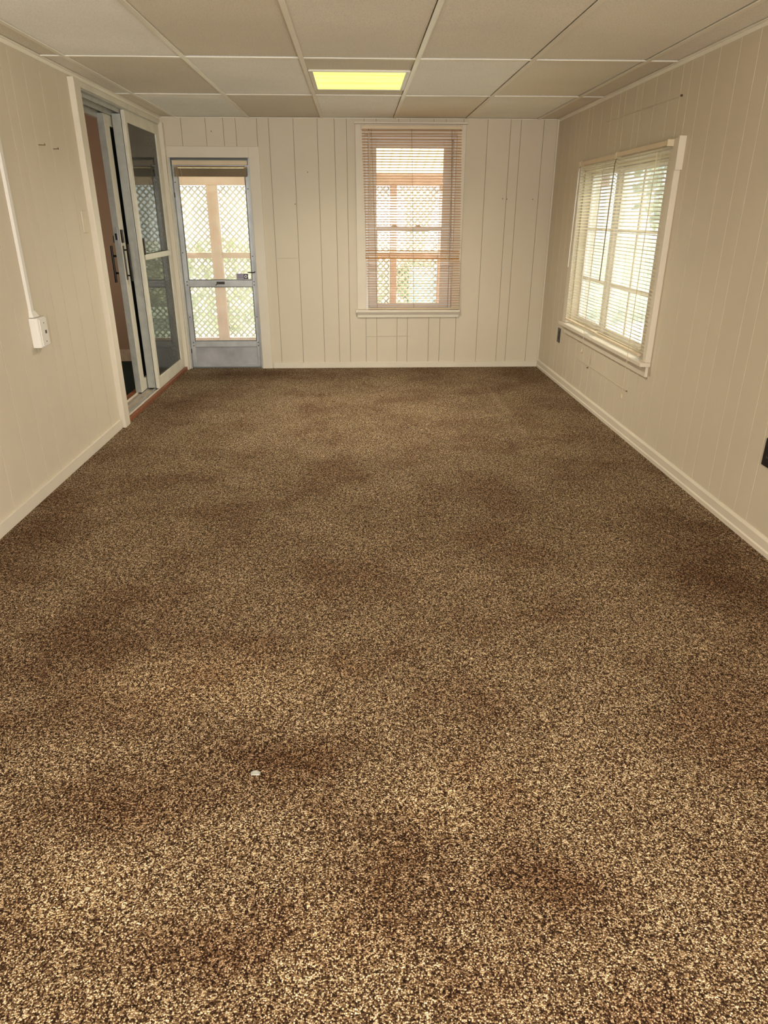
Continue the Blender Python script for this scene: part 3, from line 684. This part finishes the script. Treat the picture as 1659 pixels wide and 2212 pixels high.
rtube('painted_wire', [(-0.712, YB-.002, .985), (-0.62, YB-.003, .988), (-0.528, YB-.002, .987)], .0018, 'wall', 'tiny painted wire between two grooves beside the storm door', 'wire', 'painted-over wires')
# outlets
def outlet(y, z, label):
    R = empty('wall_outlet', (XR, y, z), label, 'outlet', 'black wall outlets')
    MB().box(XR-.006, XR, y-.036, y+.036, z-.060, z+.060).build('cover_plate', 'black', R, bevel=.003)
    for dz in (-.02, .02):
        s = MB().tube([(XR-.0055, y, z+dz), (XR-.0085, y, z+dz)], .0145, 16).build('socket', 'black', R)
        for dy in (-.005, .005): MB().box(XR-.0090, XR-.0083, y+dy-.001, y+dy+.001, z+dz-.001, z+dz+.007).build('slot', 'alu_dark', s)
    MB().tube([(XR-.005, y, z), (XR-.008, y, z)], .003, 8).build('screw', 'bronze', R)
outlet(5.978, 0.393, 'small black outlet near the far corner below the wide window')
outlet(2.705, 0.412, 'black outlet low on the right wall at the picture edge')
# scrap on the carpet
sc_ = MB()
sc_.prism([(-.292, 1.378, .002), (-.270, 1.376, .002), (-.268, 1.387, .002), (-.280, 1.391, .002), (-.293, 1.388, .002)],
          [(-.292, 1.378, .004), (-.271, 1.377, .006), (-.269, 1.387, .004), (-.280, 1.391, .006), (-.292, 1.388, .004)])
o = sc_.build('paper_scrap', 'scrap'); tag(o, 'tiny pale paper scrap lying on the carpet in the foreground', 'scrap')

# ------------------------------------------------------------------ porch outside the back wall
PY = 9.20
pf = MB().box(-3.4, 3.2, YB+.15, PY+.15, -.30, -.20).build('porch_floor', 'concrete'); tag(pf, 'pale concrete porch slab beyond the storm door', 'floor', kind='structure')
gr = MB().box(-40, 40, YB+.0, 60, -.60, -.50).box(XR+.14, 40, -30, YB+.0, -.60, -.50).build('ground', 'grass'); tag(gr, 'pale green lawn outside the windows', 'ground', kind='structure')
beam = MB().box(-3.3, 3.1, PY-.02, PY+.07, 1.672, 1.812).build('porch_beam', 'porch_wood', bevel=.004); tag(beam, 'reddish wooden beam across the top of the lattice porch', 'beam')
posts = [(-3.2, .13, 'far left'), (-1.732, .125, ''), (0.462, .085, ''), (1.085, .12, ''), (2.6, .13, '')]
pl = ['reddish porch post at the left end of the lattice', 'reddish porch post seen through the storm door glass', 'slim porch post seen left in the tall window', 'porch post at the right edge of the tall window view', 'porch post at the right end of the lattice']
for (x, wd, _), l in zip(posts, pl):
    o = MB().box(x-wd/2, x+wd/2, PY-.03, PY+.06, -.22, 1.672).build('porch_post', 'porch_wood', bevel=.005); tag(o, l, 'post', 'porch posts')
rl = ['left porch handrail', 'porch handrail crossing between storm door and tall window', 'short porch handrail in the tall window', 'right porch handrail']
for i, l in enumerate(rl):
    xa, xb = posts[i][0]+posts[i][1]/2, posts[i+1][0]-posts[i+1][1]/2
    o = MB().box(xa, xb, PY-.015, PY+.035, .848, .915).build('porch_rail', 'porch_wood', bevel=.003); tag(o, l + ', weathered wood', 'rail', 'porch rails')
    o = MB().box(xa, xb, PY-.015, PY+.035, -.22, -.125).build('porch_rail', 'porch_wood', bevel=.003); tag(o, l.replace('handrail', 'bottom rail') + ', weathered wood', 'rail', 'porch rails')
def lattice(x0, x1, z0, z1, label, pitch=.0775, wd=.027):
    R = empty('lattice_panel', ((x0+x1)/2, PY+.045, z0), label, 'lattice', 'porch lattice panels')
    hw = wd/math.sqrt(2)
    for s, yy in ((1, PY+.040), (-1, PY+.046)):
        k = 0
        span = (x1-x0)+(z1-z0)
        t = 0.02
        while t < span:
            # line: x - x0 + s... = t
            pts = []
            def clipped(tt):
                # s=+1: (x-x0)+(z-z0)=tt ; s=-1: (x-x0)+(z1-z)=tt
                a = max(0, tt-(z1-z0)); b_ = min(x1-x0, tt)
                return a, b_
            a, b_ = clipped(t)
            if b_-a > .02:
                def zz(xx, tt): return z0+(tt-xx) if s == 1 else z1-(tt-xx)
                q = [(x0+a, zz(a, t)), (x0+b_, zz(b_, t))]
                nx, nz = (1, 1) if s == 1 else (1, -1)
                nx, nz = nx*wd/2/math.sqrt(2), nz*wd/2/math.sqrt(2)
                ring = [(q[0][0]-nx, q[0][1]-nz), (q[0][0]+nx, q[0][1]+nz), (q[1][0]+nx, q[1][1]+nz), (q[1][0]-nx, q[1][1]-nz)]
                ring = [(min(max(X, x0+.001), x1-.001), min(max(Z, z0+.001), z1-.001)) for X, Z in ring]
                MB().prism([(X, yy, Z) for X, Z in ring], [(X, yy+.005, Z) for X, Z in ring]).build('slat', 'lattice', R)
            t += pitch
bays = [(posts[i][0]+posts[i][1]/2, posts[i+1][0]-posts[i+1][1]/2) for i in range(4)]
bn = ['left of the storm door post', 'between the storm door post and tall window', 'in the middle of the tall window', 'right of the tall window']
for (a, c), l in zip(bays, bn):
    lattice(a, c, .915, 1.672, 'upper diamond lattice panel ' + l)
    lattice(a, c, -.125, .848, 'lower diamond lattice panel ' + l)
# translucent ribbed porch roof
rf = MB(); n = 64; x0, x1 = -3.4, 3.2
zf, zb_ = 2.42, 1.815
for i in range(n):
    xa = x0+(x1-x0)*i/n; xb = x0+(x1-x0)*(i+1)/n
    rf.prism([(xa+.012, YB+.15, zf), (xb, YB+.15, zf), (xb, YB+.15, zf+.004), (xa+.012, YB+.15, zf+.004)],
             [(xa+.012, PY+.4, zb_), (xb, PY+.4, zb_), (xb, PY+.4, zb_+.004), (xa+.012, PY+.4, zb_+.004)])
rfo = rf.build('porch_roof', 'roof_panel'); tag(rfo, 'yellow translucent ribbed porch roof seen atop the tall window', 'roof', kind='structure')
for i in range(n+1):
    xa = x0+(x1-x0)*i/n
    MB().prism([(xa, YB+.15, zf-.012), (xa+.012, YB+.15, zf-.012), (xa+.012, YB+.15, zf+.006), (xa, YB+.15, zf+.006)],
               [(xa, PY+.4, zb_-.012), (xa+.012, PY+.4, zb_-.012), (xa+.012, PY+.4, zb_+.006), (xa, PY+.4, zb_+.006)]).build('rib', 'roof_panel', rfo)
dv = MB().box(XR+.14, 9.0, -30, 13, -.50, -.47).build('bounce_slab', 'concrete'); tag(dv, 'added pale concrete slab outside the wide window', 'bounce_slab', kind='structure')  # added pale ground: whitens the view and bounces light onto the slats
w4 = MB()  # side window frame added around the side fill light
for (a, c, z0, z1) in ((-1.9, -1.84, .55, 1.85), (-.36, -.3, .55, 1.85), (-1.84, -.36, .55, .61), (-1.84, -.36, 1.79, 1.85)): w4.box(XR+.03, XR+.10, a, c, z0, z1)
o = w4.build('added_side_window', 'trim', bevel=.003); tag(o, 'added side window behind the viewer, outside the picture', 'window', kind='structure')
# house outer wall above the porch so that the sky does not leak in
# garden beyond
def bush(name, x, y, z0, rx, rz, seed, label, cat='bush', trunk=0):
    rs = random.Random(seed); root = empty(name, (x, y, z0), label, cat, 'garden greenery')
    mb = MB()
    for i in range(900):
        th = rs.uniform(0, 2*math.pi); ph = math.acos(rs.uniform(-1, 1)); rr = rs.uniform(.55, 1)**.5
        c = Vector((x+rx*rr*math.sin(ph)*math.cos(th), y+rx*rr*math.sin(ph)*math.sin(th), z0+trunk+rz*(1+rr*math.cos(ph))))
        a = Vector((rs.uniform(-1, 1), rs.uniform(-1, 1), rs.uniform(-1, 1))).normalized(); b_ = a.orthogonal().normalized(); s = rs.uniform(.05, .11)*max(1, rx)
        mb.add([c-a*s, c+b_*s*.5, c+a*s, c-b_*s*.5], [(0, 1, 2, 3)])
    me = bpy.data.meshes.new('foliage'); me.from_pydata(mb.v, [], mb.f); me.materials.append(M['leaf'])
    o = bpy.data.objects.new('foliage', me); COL.objects.link(o); o.parent = root; o.location = -Vector(root.location); o['kind'] = 'stuff'
    st_ = MB().tube([(x, y, z0), (x+.05, y, z0+trunk+rz*.6), (x, y+.05, z0+trunk+rz*1.4)], [max(.04, rx*.07), max(.03, rx*.05), .015], 7)
    st_.build('trunk', 'bark', root)
bush('garden_bush', -2.3, 12.5, -.5, .9, .75, 1, 'green bush behind the lattice, left through the storm door')
bush('garden_bush', -0.4, 14.0, -.5, 1.0, .6, 2, 'low green bush behind the lattice between door and window')
bush('garden_bush', 1.35, 16.2, -.5, .5, .5, 3, 'small green bush low in the tall window')
bush('garden_tree', 6.6, 13.5, -.5, 1.5, 1.3, 5, 'leafy tree seen through the farther blind of the wide window', 'tree', trunk=1.2)
bush('garden_bush', 7.0, 7.0, -.5, .9, .55, 6, 'round green bush outside the nearer blind')
pc_ = MB().box(1.0, 2.6, 12.2, 13.8, -.5, .45).build('covered_pool', 'pool_blue', bevel=.05); tag(pc_, 'pale blue covered tub on the lawn, seen low in the tall window', 'tub')
# neighbour's house
nh = empty('neighbour_house', (16, 14, -.5), 'pale grey sided house outside the wide right window', 'house')
MB().box(14, 22, 10, 24, -.5, 2.9).build('wall', 'siding', nh)
for k in range(22):
    z = -.45+k*.15
    MB().prism([(13.96, 10, z), (13.995, 10, z+.148), (14.0, 10, z+.148), (14.0, 10, z)], [(13.96, 24, z), (13.995, 24, z+.148), (14.0, 24, z+.148), (14.0, 24, z)]).build('siding_board', 'siding', nh)
MB().prism([(13.6, 9.7, 2.9), (22.4, 9.7, 2.9), (18, 9.7, 5.0)], [(13.6, 24.3, 2.9), (22.4, 24.3, 2.9), (18, 24.3, 5.0)]).build('roof', 'roofing', nh)
for yy in (12.5, 17):
    f_ = MB().box(13.92, 13.97, yy, yy+1.1, .6, 1.9).build('window', 'white_paint', nh); MB().box(13.90, 13.93, yy+.08, yy+1.02, .68, 1.82).build('pane', 'dark_glass', f_)
